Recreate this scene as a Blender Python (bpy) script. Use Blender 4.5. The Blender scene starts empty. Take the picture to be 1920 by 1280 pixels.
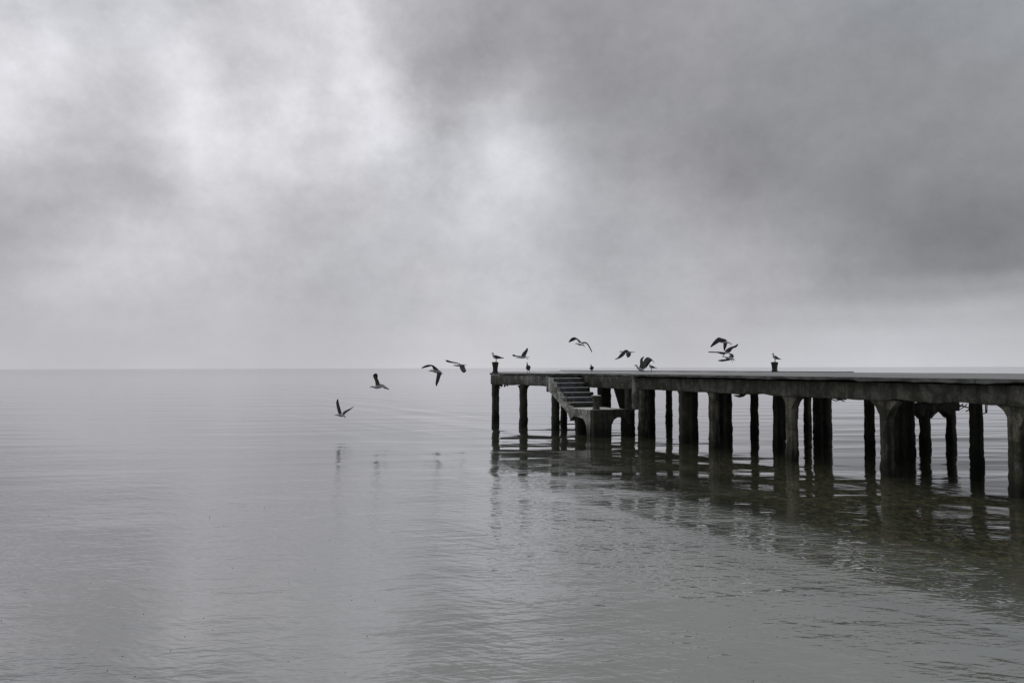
import bpy, bmesh, math, random
import numpy as np
from mathutils import Vector, Matrix, Euler, noise
from mathutils.geometry import tessellate_polygon
R = math.radians
random.seed(7)
scn = bpy.context.scene
COL = scn.collection

# ------------------------------------------------------------------ camera
H = 2.10                      # eye height above the water
F = 1500.0                    # focal length in photo pixels (1920 wide)
cam = bpy.data.cameras.new('camera')
cam.sensor_width = 36.0
cam.lens = F / 1920 * 36.0
cam.clip_start = 0.05
cam.clip_end = 30000
camo = bpy.data.objects.new('camera', cam)
COL.objects.link(camo)
M = Euler((R(90) + math.atan((689.3 - 640) / F), 0, 0)).to_matrix() @ Matrix.Rotation(-R(0.145), 3, 'Z')
camo.matrix_world = Matrix.Translation((0, 0, H)) @ M.to_4x4()
scn.camera = camo
scn.view_settings.view_transform = 'Standard'
scn.view_settings.look = 'None'
scn.view_settings.exposure = 0


def hor(px):
    return 691.8 - px * 0.0026


def P(px, py, d):             # a measured point of the photo, at distance d, as a point of the place
    return Vector(((px - 960) / F * d, d, H - (py - hor(px)) / F * d))


# ------------------------------------------------------------------ tagging
def tag(o, label=None, cat=None, group=None, kind=None):
    if label: o['label'] = label
    if cat: o['category'] = cat
    if group: o['group'] = group
    if kind: o['kind'] = kind
    return o


def empty(name, loc=(0, 0, 0)):
    o = bpy.data.objects.new(name, None)
    COL.objects.link(o)
    o.location = loc
    return o


def link(name, bm, mats, parent=None, smooth=True):
    bmesh.ops.recalc_face_normals(bm, faces=bm.faces)
    me = bpy.data.meshes.new(name)
    bm.to_mesh(me)
    bm.free()
    if not isinstance(mats, (list, tuple)): mats = [mats]
    for m in mats: me.materials.append(m)
    for p in me.polygons: p.use_smooth = smooth
    o = bpy.data.objects.new(name, me)
    COL.objects.link(o)
    if parent is not None:
        o.parent = parent
        ploc = Vector((0, 0, 0))
        q = parent
        while q is not None:
            ploc += q.location
            q = q.parent
        if ploc.length > 0:
            me.transform(Matrix.Translation(-ploc))
    return o


# ------------------------------------------------------------------ nodes
class NT:
    def __init__(s, tree):
        s.t = tree
        s.n = tree.nodes
        s.l = tree.links

    def node(s, typ, **kw):
        n = s.n.new(typ)
        for k, v in kw.items(): setattr(n, k, v)
        return n

    def put(s, sock, v):
        if isinstance(v, bpy.types.NodeSocket): s.l.new(v, sock)
        elif v is not None: sock.default_value = v

    def math(s, op, a, b=None, c=None, clamp=False):
        n = s.node('ShaderNodeMath', operation=op, use_clamp=clamp)
        s.put(n.inputs[0], a)
        if b is not None: s.put(n.inputs[1], b)
        if c is not None: s.put(n.inputs[2], c)
        return n.outputs[0]

    def rng(s, v, a, b, c=0.0, d=1.0, smooth=True):
        n = s.node('ShaderNodeMapRange')
        n.interpolation_type = 'SMOOTHSTEP' if smooth else 'LINEAR'
        s.put(n.inputs[0], v)
        for i, q in enumerate((a, b, c, d)): s.put(n.inputs[i + 1], q)
        return n.outputs[0]

    def mapping(s, v, scale=(1, 1, 1), rot=(0, 0, 0), loc=(0, 0, 0)):
        n = s.node('ShaderNodeMapping')
        s.put(n.inputs['Vector'], v)
        n.inputs['Scale'].default_value = scale
        n.inputs['Rotation'].default_value = rot
        n.inputs['Location'].default_value = loc
        return n.outputs[0]

    def noise(s, v, scale=1.0, detail=3.0, rough=.5, dist=0.0, col=False):
        n = s.node('ShaderNodeTexNoise')
        s.put(n.inputs['Vector'], v)
        n.inputs['Scale'].default_value = scale
        n.inputs['Detail'].default_value = detail
        n.inputs['Roughness'].default_value = rough
        n.inputs['Distortion'].default_value = dist
        return n.outputs['Color' if col else 'Fac']

    def mix(s, f, a, b, typ='MIX'):
        n = s.node('ShaderNodeMix', data_type='RGBA', blend_type=typ)
        s.put(n.inputs[0], f)
        s.put(n.inputs[6], a)
        s.put(n.inputs[7], b)
        return n.outputs[2]


def lin(v):
    v = v / 255.0
    return v / 12.92 if v <= .04045 else ((v + .055) / 1.055) ** 2.4


# ------------------------------------------------------------------ sky
SKY = """0 0 203;50 60 222;20 180 218;0 320 188;30 450 172;110 400 180;60 500 194;150 230 200;150 300 190;300 50 214;320 0 192;430 90 198;360 180 226;330 230 229;430 200 208;500 230 222;460 140 203;640 30 226;590 100 205;690 130 229;700 200 229;760 230 222;720 60 194;820 30 175;820 150 176;820 200 172;800 240 187;870 180 180;900 230 200;945 270 216;900 60 166;860 350 205;700 300 210;540 400 190;300 370 196;270 330 180;280 470 206;450 500 200;600 450 185;750 480 184;900 460 199;850 550 185;600 600 178;300 600 181;100 600 187;800 650 196;300 665 190;50 670 190;200 120 206;220 180 200;230 60 210;520 60 203;520 170 212;580 250 216;640 200 215;600 330 206;420 300 214;180 460 198;200 540 196;400 420 200;960 0 165;1100 50 158;1000 100 168;1050 180 163;1000 270 200;970 300 210;1060 290 190;1080 240 165;1120 300 174;1200 300 160;1300 100 155;1300 300 148;1400 350 142;1500 300 143;1500 100 152;1600 200 148;1700 50 152;1850 50 151;1900 150 148;1800 300 142;1800 400 134;1700 450 135;1750 500 130;1550 430 145;1400 430 158;1300 400 166;1200 400 175;1100 400 184;1000 400 192;970 450 199;1100 520 180;1300 500 176;1500 510 168;1650 510 146;1600 590 184;1800 560 172;1900 500 138;1900 570 178;1300 600 184;1100 620 196;1400 650 193;1800 620 190;1850 660 194;1200 200 158;1450 200 148;640 8 222;695 131 234;716 197 233;760 232 230;361 172 234;306 235 226;328 55 214;273 126 212;530 104 216;940 268 220;915 215 206;465 88 200;383 93 201;295 142 202;569 164 207;481 232 206;629 238 210;820 185 172;793 137 180;766 60 188;246 191 186;191 137 194;640 75 214;660 160 224;600 210 222;560 250 222;500 180 221;420 130 208;880 140 168;850 250 200;1020 320 196;40 110 222;100 20 208;15 250 206;120 330 180;400 480 190;520 440 192;160 600 184;240 430 205;330 440 202;860 420 200;720 420 188;980 600 190;1750 580 182;1600 540 158;1480 480 158;1350 450 164;1900 30 154;1700 120 150;1250 30 156;1780 480 130;1850 460 132"""
W = bpy.data.worlds.new('World')
scn.world = W
W.use_nodes = True
for n in list(W.node_tree.nodes): W.node_tree.nodes.remove(n)
w = NT(W.node_tree)


def build_sky():
    S = np.array([[float(v) for v in s.split()] for s in SKY.split(';')])
    az = np.degrees(np.arctan((S[:, 0] - 960) / F))
    el = np.degrees(np.arctan((690 - S[:, 1]) / F * np.cos(np.radians(az))))
    X = np.c_[az, el]
    v = S[:, 2] + 6 * ((S[:, 0] < 1000) & (S[:, 0] > 110) & (S[:, 1] > 380)) + 4 * (S[:, 2] > 215) - 3 * ((S[:, 0] < 400) & (S[:, 2] < 192) & (S[:, 1] < 440))
    m = v.mean()

    def k(a, b):
        d = np.sqrt(((a[:, None] - b[None]) ** 2 * np.array([1, 1.4])).sum(-1))
        return np.exp(-d / 6.) * (1 + d / 6.)
    wt = np.linalg.solve(k(X, X) + .03 * np.eye(len(v)), v - m)
    NC = 32
    cols = np.linspace(-36, 36, NC)
    rows = [0, 1.7, 3.4, 5.1, 6.8, 8.5, 10.3, 12.1, 13.9, 15.7, 17.6, 19.5, 21.5, 23.5, 26]
    grid = [k(np.c_[cols, np.full(NC, r)], X) @ wt + m for r in rows]

    tc = w.node('ShaderNodeTexCoord')
    D = tc.outputs['Generated']
    # turbulence that breaks up every edge of the cloud deck
    nz = w.noise(w.mapping(D, scale=(1, 1, 1.1)), 6.0, 10.0, .60, .0, col=True)
    nz2 = w.noise(w.mapping(D, scale=(1, 1, 1.8), loc=(5, 3, 1)), 2.2, 4.0, .5, .0, col=True)
    off = w.node('ShaderNodeVectorMath', operation='MULTIPLY_ADD')
    w.put(off.inputs[0], nz)
    off.inputs[1].default_value = (.10, .10, .09)
    w.put(off.inputs[2], D)
    off2 = w.node('ShaderNodeVectorMath', operation='SUBTRACT')
    w.put(off2.inputs[0], off.outputs[0])
    off2.inputs[1].default_value = (.05, .05, .045)
    # keep the band above the horizon calm
    sepD = w.node('ShaderNodeSeparateXYZ')
    w.put(sepD.inputs[0], D)
    calm = w.rng(sepD.outputs[2], 0.02, .16)
    vm = w.node('ShaderNodeMix', data_type='VECTOR')
    w.put(vm.inputs[0], calm)
    w.put(vm.inputs[4], D)
    w.put(vm.inputs[5], off2.outputs[0])
    sp = w.node('ShaderNodeSeparateXYZ')
    w.put(sp.inputs[0], vm.outputs[1])
    A = w.math('ARCTAN2', sp.outputs[0], sp.outputs[1])
    E = w.math('MULTIPLY', w.math('ARCSINE', sp.outputs[2]), 180 / math.pi)
    u = w.rng(A, -R(36), R(36), 0, 1, smooth=False)
    cur = None
    for i, r in enumerate(rows):
        cr = w.node('ShaderNodeValToRGB')
        cr.color_ramp.interpolation = 'CARDINAL'
        el_ = cr.color_ramp.elements
        while len(el_) < NC: el_.new(.5)
        for j in range(NC): el_[j].position = j / (NC - 1.0)
        for j in range(NC):
            g = lin(float(np.clip(grid[i][j], 90, 234)))
            el_[j].color = (g, g, g, 1)
        w.put(cr.inputs[0], u)
        c = cr.outputs[0]
        if cur is None: cur = c
        else: cur = w.mix(w.rng(E, rows[i - 1], r), cur, c)
    # overhead and behind the viewer: an even, darker cloud deck
    up = w.rng(E, 24, 38)
    sepn = w.node('ShaderNodeSeparateColor')
    w.put(sepn.inputs[0], nz2)
    over = w.rng(sepn.outputs[0], .3, .7, .46, .66)
    cb = w.node('ShaderNodeCombineColor')
    for q in range(3): w.put(cb.inputs[q], over)
    cur = w.mix(up, cur, cb.outputs[0])
    back = w.rng(sepD.outputs[1], .15, -.6)
    cbb = w.node('ShaderNodeCombineColor')
    bk = w.rng(sepn.outputs[1], .3, .7, .30, .42)
    for q in range(3): w.put(cbb.inputs[q], bk)
    cur = w.mix(back, cur, cbb.outputs[0])
    # fine mottling and the faint mauve / cold tints
    f1 = w.noise(w.mapping(D, scale=(1, 1, 1.3), loc=(2, 1, 4)), 6.5, 10.0, .64, .0)
    f2 = w.noise(D, 60.0, 5.0, .7, .2)
    g = w.math('ADD', w.rng(f1, .25, .75, -.17, .17, False), w.rng(f2, .25, .75, -.035, .035, False))
    f3 = w.noise(w.mapping(D, scale=(1, 1, 1.2), loc=(7, 2, 9)), 15.0, 9.0, .62, .0)
    brk = w.math('MULTIPLY', w.rng(sepD.outputs[0], .12, -.08), w.rng(sepD.outputs[2], .12, .24))
    g = w.math('ADD', g, w.math('MULTIPLY', w.rng(f3, .3, .7, -.09, .09, False), brk))
    g = w.math('MULTIPLY', g, w.rng(sepD.outputs[2], 0, .12, .25, 1.0))
    g = w.math('ADD', g, 1.0)
    cg = w.node('ShaderNodeCombineColor')
    for q in range(3): w.put(cg.inputs[q], g)
    cur = w.mix(1.0, cur, cg.outputs[0], 'MULTIPLY')
    t = w.rng(sepn.outputs[2], .35, .65)
    tint = w.mix(t, (.972, .985, 1.045, 1), (1.0, .985, 1.04, 1))
    cold = w.math('MULTIPLY', w.rng(A, R(10), R(34)), w.rng(E, 12, 26))
    tint = w.mix(cold, tint, (.90, .985, 1.06, 1))
    cur = w.mix(1.0, cur, tint, 'MULTIPLY')
    return cur


cloud = build_sky()
sky = w.node('ShaderNodeTexSky')
sky.sky_type = 'NISHITA'
sky.sun_disc = False
SUN_EL, SUN_AZ = R(64), R(-14)            # behind the cloud, ahead and a little to the left
sky.sun_elevation = SUN_EL
sky.sun_rotation = SUN_AZ
bg1 = w.node('ShaderNodeBackground')
w.put(bg1.inputs[0], sky.outputs[0])
bg1.inputs[1].default_value = .06
bg2 = w.node('ShaderNodeBackground')
w.put(bg2.inputs[0], cloud)
bg2.inputs[1].default_value = 1.0
mx = w.node('ShaderNodeMixShader')
mx.inputs[0].default_value = .985            # overcast: the cloud hides almost all of the clear sky
w.l.new(bg1.outputs[0], mx.inputs[1])
w.l.new(bg2.outputs[0], mx.inputs[2])
wo = w.node('ShaderNodeOutputWorld')
w.l.new(mx.outputs[0], wo.inputs[0])

sun = bpy.data.lights.new('sun', 'SUN')
sun.energy = .5
sun.angle = R(30)
sun.color = (1, .97, .93)
so = bpy.data.objects.new('sun', sun)
COL.objects.link(so)
sd = Vector((math.sin(SUN_AZ) * math.cos(SUN_EL), math.cos(SUN_AZ) * math.cos(SUN_EL), math.sin(SUN_EL)))
so.rotation_euler = sd.to_track_quat('Z', 'Y').to_euler()


# ------------------------------------------------------------------ materials
def mat(name):
    m = bpy.data.materials.new(name)
    m.use_nodes = True
    for n in list(m.node_tree.nodes): m.node_tree.nodes.remove(n)
    t = NT(m.node_tree)
    b = t.node('ShaderNodeBsdfPrincipled')
    o = t.node('ShaderNodeOutputMaterial')
    t.l.new(b.outputs[0], o.inputs[0])
    return m, t, b


def concrete(name, dark, light, rough=.75, streak=1.0, top=None, bump=.02):
    m, t, b = mat(name)
    g = t.node('ShaderNodeNewGeometry')
    oi = t.node('ShaderNodeObjectInfo')
    pos = g.outputs['Position']
    sep = t.node('ShaderNodeSeparateXYZ')
    t.put(sep.inputs[0], pos)
    z = sep.outputs[2]
    n1 = t.noise(pos, 3.0, 8, .65)
    n2 = t.noise(t.mapping(pos, scale=(9, 9, .7)), 1.0, 5, .6, .6)      # run-off streaks
    n3 = t.noise(pos, 34, 4, .7)
    f = t.math('ADD', t.math('MULTIPLY', t.rng(n1, .42, .62), .6), t.math('MULTIPLY', t.rng(n2, .35, .7), .5 * streak))
    f = t.math('ADD', f, t.math('MULTIPLY', t.math('SUBTRACT', oi.outputs['Random'], .5), .25), clamp=True)
    c = t.mix(f, dark + (1,), light + (1,))
    # rust and algae
    alg = t.rng(t.noise(pos, 1.7, 7, .7, .8), .47, .58)
    c = t.mix(t.math('MULTIPLY', alg, .7), c, (.035, .038, .018, 1))
    rust = t.rng(t.noise(t.mapping(pos, scale=(1, 1, .6), loc=(4, 9, 2)), 1.3, 5, .65, .5), .6, .76)
    c = t.mix(t.math('MULTIPLY', rust, .5), c, (.075, .042, .026, 1))
    # tide band: black slime up to about 0.6 m above the water, ragged edge
    zz = t.math('ADD', z, t.math('MULTIPLY', n2, .5))
    tide = t.rng(zz, .30, .80, 1, 0)
    c = t.mix(t.math('MULTIPLY', tide, .85), c, (.010, .011, .008, 1))
    spk = t.rng(n3, .35, .65, .75, 1.2)
    cb = t.node('ShaderNodeCombineColor')
    for q in range(3): t.put(cb.inputs[q], spk)
    c = t.mix(1.0, c, cb.outputs[0], 'MULTIPLY')
    if top:                                # upper faces take a paler colour than the sides
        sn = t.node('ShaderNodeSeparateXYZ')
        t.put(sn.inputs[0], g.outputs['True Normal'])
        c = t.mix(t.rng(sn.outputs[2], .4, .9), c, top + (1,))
    t.put(b.inputs['Base Color'], c)
    t.put(b.inputs['Roughness'], t.rng(n1, .3, .7, rough - .12, rough + .12))
    b.inputs['Specular IOR Level'].default_value = .25
    bp = t.node('ShaderNodeBump')
    bp.inputs['Strength'].default_value = .8
    bp.inputs['Distance'].default_value = bump
    t.put(bp.inputs['Height'], t.math('ADD', n1, t.math('MULTIPLY', n3, .35)))
    t.l.new(bp.outputs[0], b.inputs['Normal'])
    return m


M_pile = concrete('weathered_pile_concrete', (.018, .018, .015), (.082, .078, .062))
M_beam = concrete('weathered_beam_concrete', (.030, .030, .026), (.17, .165, .14), streak=.7)
M_head = concrete('stained_beam_concrete', (.06, .062, .058), (.26, .26, .245), streak=1.5)
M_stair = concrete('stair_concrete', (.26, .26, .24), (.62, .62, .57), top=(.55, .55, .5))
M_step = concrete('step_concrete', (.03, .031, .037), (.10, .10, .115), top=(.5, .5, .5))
M_boll = concrete('bollard_iron', (.018, .018, .018), (.06, .06, .058))


def deck_mat():
    m, t, b = mat('wet_deck_concrete')
    g = t.node('ShaderNodeNewGeometry')
    pos = g.outputs['Position']
    # streaks run along the pier
    pr = t.mapping(pos, rot=(0, 0, R(-20.4)))
    st = t.noise(t.mapping(pr, scale=(1.6, .22, 1)), 1.0, 6, .62, .6)
    n1 = t.noise(pos, 2.4, 7, .6)
    n3 = t.noise(pos, 40, 4, .7)
    f = t.math('ADD', t.math('MULTIPLY', t.rng(st, .3, .7), .65), t.math('MULTIPLY', t.rng(n1, .3, .7), .35), clamp=True)
    c = t.mix(f, (.15, .15, .153, 1), (.42, .415, .405, 1))
    c = t.mix(t.rng(n3, .35, .7, 0, .4), c, (.07, .068, .062, 1))
    drop = t.math('MULTIPLY', t.rng(t.noise(pos, 7.5, 3, .5), .66, .71), t.rng(t.noise(pos, .6, 2, .5), .48, .6))
    c = t.mix(t.math('MULTIPLY', drop, .8), c, (.62, .62, .58, 1))
    sj = t.node('ShaderNodeSeparateXYZ')
    t.put(sj.inputs[0], t.mapping(pos, rot=(0, 0, R(69.6))))
    fr_ = t.math('ABSOLUTE', t.math('SUBTRACT', t.math('FRACT', t.math('ADD', t.math('MULTIPLY', sj.outputs[0], .36), t.math('MULTIPLY', n1, .02))), .5))
    c = t.mix(t.rng(fr_, .012, .004, 0, .7), c, (.03, .03, .028, 1))
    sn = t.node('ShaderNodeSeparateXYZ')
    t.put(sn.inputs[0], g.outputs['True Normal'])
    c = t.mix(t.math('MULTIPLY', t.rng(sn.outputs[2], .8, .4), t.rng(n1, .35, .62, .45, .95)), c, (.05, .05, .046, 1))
    t.put(b.inputs['Base Color'], c)
    sep = t.node('ShaderNodeSeparateXYZ')
    t.put(sep.inputs[0], pos)
    wetness = t.math('MULTIPLY', t.rng(sep.outputs[1], 20, 28), t.rng(t.noise(t.mapping(pr, scale=(.9, .15, 1), loc=(3, 3, 3)), 1.0, 5, .6), .4, .58))
    t.put(b.inputs['Roughness'], t.math('SUBTRACT', t.rng(st, .3, .7, .62, .8), t.math('MULTIPLY', wetness, .5)))
    b.inputs['Specular IOR Level'].default_value = .3
    bp = t.node('ShaderNodeBump')
    bp.inputs['Strength'].default_value = .6
    bp.inputs['Distance'].default_value = .012
    t.put(bp.inputs['Height'], t.math('ADD', n1, t.math('MULTIPLY', n3, .3)))
    t.l.new(bp.outputs[0], b.inputs['Normal'])
    return m


M_deck = deck_mat()


def simple(name, col, rough=.6, var=.25, scale=30, spec=.3):
    m, t, b = mat(name)
    tc = t.node('ShaderNodeTexCoord')
    n = t.noise(tc.outputs['Object'], scale, 4, .6)
    c2 = tuple(min(1, x * (1 + var)) for x in col) + (1,)
    c1 = tuple(x * (1 - var) for x in col) + (1,)
    t.put(b.inputs['Base Color'], t.mix(t.rng(n, .3, .7), c1, c2))
    b.inputs['Roughness'].default_value = rough
    b.inputs['Specular IOR Level'].default_value = spec
    return m


M_rust = simple('rusty_bar', (.05, .035, .028), .8)
G_white = simple('pale_plumage', (.38, .38, .375), .8, .15)
G_mantle = simple('dark_grey_plumage', (.030, .031, .033), .7, .3, 22)
G_under = simple('underwing_plumage', (.13, .13, .12), .8, .4, 22)
G_black = simple('black_wingtip', (.010, .010, .011), .6)
G_bill = simple('bill_and_leg', (.10, .09, .05), .5)


def water_mat():
    m, t, _b = mat('sea_water')
    b = t.node('ShaderNodeBsdfDiffuse')
    g = t.node('ShaderNodeNewGeometry')
    pos = g.outputs['Position']
    sep = t.node('ShaderNodeSeparateXYZ')
    t.put(sep.inputs[0], pos)
    y = sep.outputs[1]
    # sheltered, calmer water beside the pier
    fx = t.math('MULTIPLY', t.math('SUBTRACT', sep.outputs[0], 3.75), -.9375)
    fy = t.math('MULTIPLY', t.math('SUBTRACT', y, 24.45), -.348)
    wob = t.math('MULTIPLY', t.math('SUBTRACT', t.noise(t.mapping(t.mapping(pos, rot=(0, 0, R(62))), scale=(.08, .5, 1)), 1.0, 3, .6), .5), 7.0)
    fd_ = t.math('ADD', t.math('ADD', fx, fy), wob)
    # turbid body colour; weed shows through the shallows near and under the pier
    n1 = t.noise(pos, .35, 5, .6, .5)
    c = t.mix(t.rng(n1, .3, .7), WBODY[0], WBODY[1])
    painted_sheen = t.math('MULTIPLY', t.rng(fd_, 3.2, 7.5), t.rng(sep.outputs[0], -6, 2.5))
    c = t.mix(painted_sheen, c, (.235, .25, .215, 1))      # sky brightness beyond the pier's reflection, painted into the body colour
    weed = t.noise(t.mapping(pos, scale=(4.2, 2.6, 1)), 2.2, 6, .8, .8)
    wd = t.math('MULTIPLY', t.rng(weed, .47, .58), t.rng(t.noise(pos, .25, 3, .5), .35, .6))
    near = t.math('MULTIPLY', t.rng(sep.outputs[0], .5, 4.0), t.rng(y, 30, 18))
    wc = t.mix(t.rng(t.noise(pos, 5, 4, .6), .4, .6), (.19, .15, .10, 1), (.15, .175, .085, 1))
    c = t.mix(t.math('MULTIPLY', t.math('MULTIPLY', wd, near), .9), c, wc)
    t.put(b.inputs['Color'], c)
    # wind patches: ruffled against glassy
    patch = t.rng(t.noise(t.mapping(pos, scale=(.05, .14, 1), rot=(0, 0, R(6))), 1.0, 4, .55, .6), .36, .64)
    nearf = t.rng(t.math('ADD', y, t.math('MULTIPLY', sep.outputs[0], .25)), 27, 10, .05, 1.0)
    ruff = t.math('MULTIPLY', t.math('ADD', t.math('MULTIPLY', patch, .75), .35), nearf)
    shelter = t.rng(fd_, 2.0, 8.0, .28, 1.0)
    zone = t.math('MULTIPLY', t.rng(fd_, -1, 2.5), t.rng(fd_, 13, 6))
    ruff = t.math('MULTIPLY', ruff, shelter)
    prev = None
    for (sx, sy, rot, amp, det, mask) in WAVES:
        h = t.noise(t.mapping(t.mapping(pos, rot=(0, 0, R(rot))), scale=(sx, sy, 1), loc=(amp * 900, rot, 0)), 1.0, det, .5, .35)
        h = t.math('MULTIPLY', h, amp)
        if mask == 1: h = t.math('MULTIPLY', h, ruff)
        elif mask == 2: h = t.math('MULTIPLY', t.math('SUBTRACT', h, amp * .5), zone)
        prev = h if prev is None else t.math('ADD', prev, h)
    bp = t.node('ShaderNodeBump')
    bp.inputs['Strength'].default_value = 1
    bp.inputs['Distance'].default_value = 1
    t.put(bp.inputs['Height'], prev)
    gl = t.node('ShaderNodeBsdfGlossy')
    gl.inputs['Roughness'].default_value = .055
    gl.inputs['Color'].default_value = (.93, .93, .945, 1)
    fr = t.node('ShaderNodeFresnel')
    fr.inputs['IOR'].default_value = 1.333
    for q in (gl, fr, b): t.l.new(bp.outputs[0], q.inputs['Normal'])
    ms = t.node('ShaderNodeMixShader')
    t.put(ms.inputs[0], t.math('POWER', fr.outputs[0], .55))
    t.l.new(b.outputs[0], ms.inputs[1])
    t.l.new(gl.outputs[0], ms.inputs[2])
    t.n.remove(_b)
    t.l.new(ms.outputs[0], [q for q in t.n if q.type == 'OUTPUT_MATERIAL'][0].inputs[0])
    return m


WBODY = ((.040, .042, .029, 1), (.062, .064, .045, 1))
WAVES = [  # freq along crest, across (1/m), crest angle, height m, detail, mask
    (.06, .28, 6, .050, 1, 0),
    (.16, .75, -8, .036, 1, 0),
    (.05, .50, 60, .09, 1, 2),
    (.5, 1.9, 12, .0075, 1, 0),
    (1.1, 3.6, 42, .012, 2, 1),
    (1.5, 5.5, -12, .0135, 2, 1),
    (3.5, 11, 22, .0075, 2, 1),
    (7, 22, -6, .0045, 2, 1),
]
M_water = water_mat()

# ------------------------------------------------------------------ water
bm = bmesh.new()
bmesh.ops.create_circle(bm, cap_ends=True, radius=12000, segments=96)
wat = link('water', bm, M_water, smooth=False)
tag(wat, 'calm grey rippled sea reaching to the horizon', kind='structure')


# scraps of weed and leaf drifting on the near water
bm = bmesh.new()
rs = random.Random(11)
for i in range(130):
    dd0 = 5.2 + 8.5 * rs.random() ** 1.3
    xx = rs.uniform(-.66, .5) * dd0
    sz = rs.uniform(.0025, .006)
    a0 = rs.uniform(0, 6.28)
    n_ = rs.choice((4, 5, 6))
    el_ = rs.uniform(.4, 1)
    vs = []
    for q in range(n_):
        a = q * 2 * math.pi / n_
        rr_ = sz * rs.uniform(.6, 1.2)
        lx, ly = rr_ * math.cos(a), rr_ * math.sin(a) * el_
        vs.append((xx + lx * math.cos(a0) - ly * math.sin(a0), dd0 + lx * math.sin(a0) + ly * math.cos(a0)))
    tp = [bm.verts.new((x_, y_, .002 + rs.uniform(0, .002))) for x_, y_ in vs]
    lw = [bm.verts.new((x_, y_, -.004)) for x_, y_ in vs]
    bm.faces.new(tp)
    for q in range(n_): bm.faces.new((tp[q], lw[q], lw[(q + 1) % n_], tp[(q + 1) % n_]))
fl = link('floating_debris', bm, simple('dark_weed', (.06, .058, .05), .7), smooth=False)
tag(fl, 'tiny dark specks of debris scattered over the near water', 'debris', kind='stuff')


# ------------------------------------------------------------------ pier geometry helpers
def nz(v, s, seed=0.0):
    return noise.noise(Vector((v[0] * s + seed, v[1] * s - seed, v[2] * s + seed * .5)))


U = Vector((.348, -.9375, 0)).normalized()      # along the pier, towards the viewer
V = Vector((-U.y, U.x, 0))                      # across the pier, to the far side
C0 = Vector((3.75, 24.45, 0))                   # corner where the main run meets the stair bay
P0 = Vector((-.83, 31.0, 0))
N0 = Vector((1.20, 27.60, 0))
N1 = C0 - U * 3.84
DK = 1.90                                       # deck level
BB = 1.45                                       # underside of the beams


def deckz(p):                                    # the deck falls 25 mm towards the near edge
    return DK + .025 * min(1.0, max(0.0, (Vector((p[0], p[1], 0)) - C0).dot(V) / 7.0))


def line(s, o=0.0):                              # s metres along the front line from the corner, o metres inward
    return C0 + U * s + V * o


def prism(bm, c, ax, ay, hx, hy, z0, z1, dz=.06, jit=.012, seed=0., cham=.03, taper=None):
    """upright block with chamfered, slightly worn corners"""
    n = max(1, int(round((z1 - z0) / dz)))
    rings = []
    base = [(hx - cham, -hy), (hx, -hy + cham), (hx, 0), (hx, hy - cham), (hx - cham, hy), (0, hy), (-hx + cham, hy), (-hx, hy - cham),
            (-hx, 0), (-hx, -hy + cham), (-hx + cham, -hy), (0, -hy)]
    for i in range(n + 1):
        z = z0 + (z1 - z0) * i / n
        k = 1.0 if taper is None else taper(z)
        r = []
        for (a, b) in base:
            p = c + ax * (a * k) + ay * (b * k)
            p = Vector((p.x, p.y, z))
            q = 1 + jit * 0
            crust = max(0.0, 1 - abs(z - .22) / .38)
            d = nz(p, 5, seed) * jit * 1.3 + nz(p, 17, seed) * jit * (.7 + 1.0 * crust) + crust * .012
            p += (ax * a + ay * b).normalized() * d
            r.append(bm.verts.new(p))
        rings.append(r)
    m = len(base)
    for i in range(n):
        for j in range(m):
            bm.faces.new((rings[i][j], rings[i][(j + 1) % m], rings[i + 1][(j + 1) % m], rings[i + 1][j]))
    bm.faces.new(rings[0][::-1])
    bm.faces.new(rings[-1])


def beam(bm, a, b, wid, z0, z1, step=.12, jit=.012, spall=.0, seed=0., cham=.02):
    """long block from a to b (plan points), lower edge broken away in places"""
    d = (b - a)
    L = d.length
    d.normalize()
    s = Vector((-d.y, d.x, 0))
    n = max(1, int(L / step))
    h = wid / 2
    zm = (z0 + z1) / 2
    sec = [(-h, z0 + cham), (-h, zm), (-h, z1 - cham), (-h + cham, z1), (h - cham, z1), (h, z1 - cham), (h, zm), (h, z0 + cham), (h - cham, z0), (0, z0), (-h + cham, z0)]
    rings = []
    for i in range(n + 1):
        p = a + d * (L * i / n)
        r = []
        for (o, z) in sec:
            q = p + s * o
            q = Vector((q.x, q.y, z))
            e = nz(q, 4, seed) * jit + nz(q, 15, seed) * jit * .6
            q += s * (e if o > 0 else -e)
            if z < z0 + cham + .001:
                k = max(0, nz(q, 1.6, seed + 3) - .05) * spall * 2 + max(0, nz(q, 9, seed + 5)) * spall * .6
                q.z += k
            elif z > z1 - cham - .001:
                q.z += nz(q, 6, seed) * jit * .3
            r.append(bm.verts.new(q))
        rings.append(r)
    m = len(sec)
    for i in range(n):
        for j in range(m):
            bm.faces.new((rings[i][j], rings[i + 1][j], rings[i + 1][(j + 1) % m], rings[i][(j + 1) % m]))
    bm.faces.new(rings[0])
    bm.faces.new(rings[-1][::-1])


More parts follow.
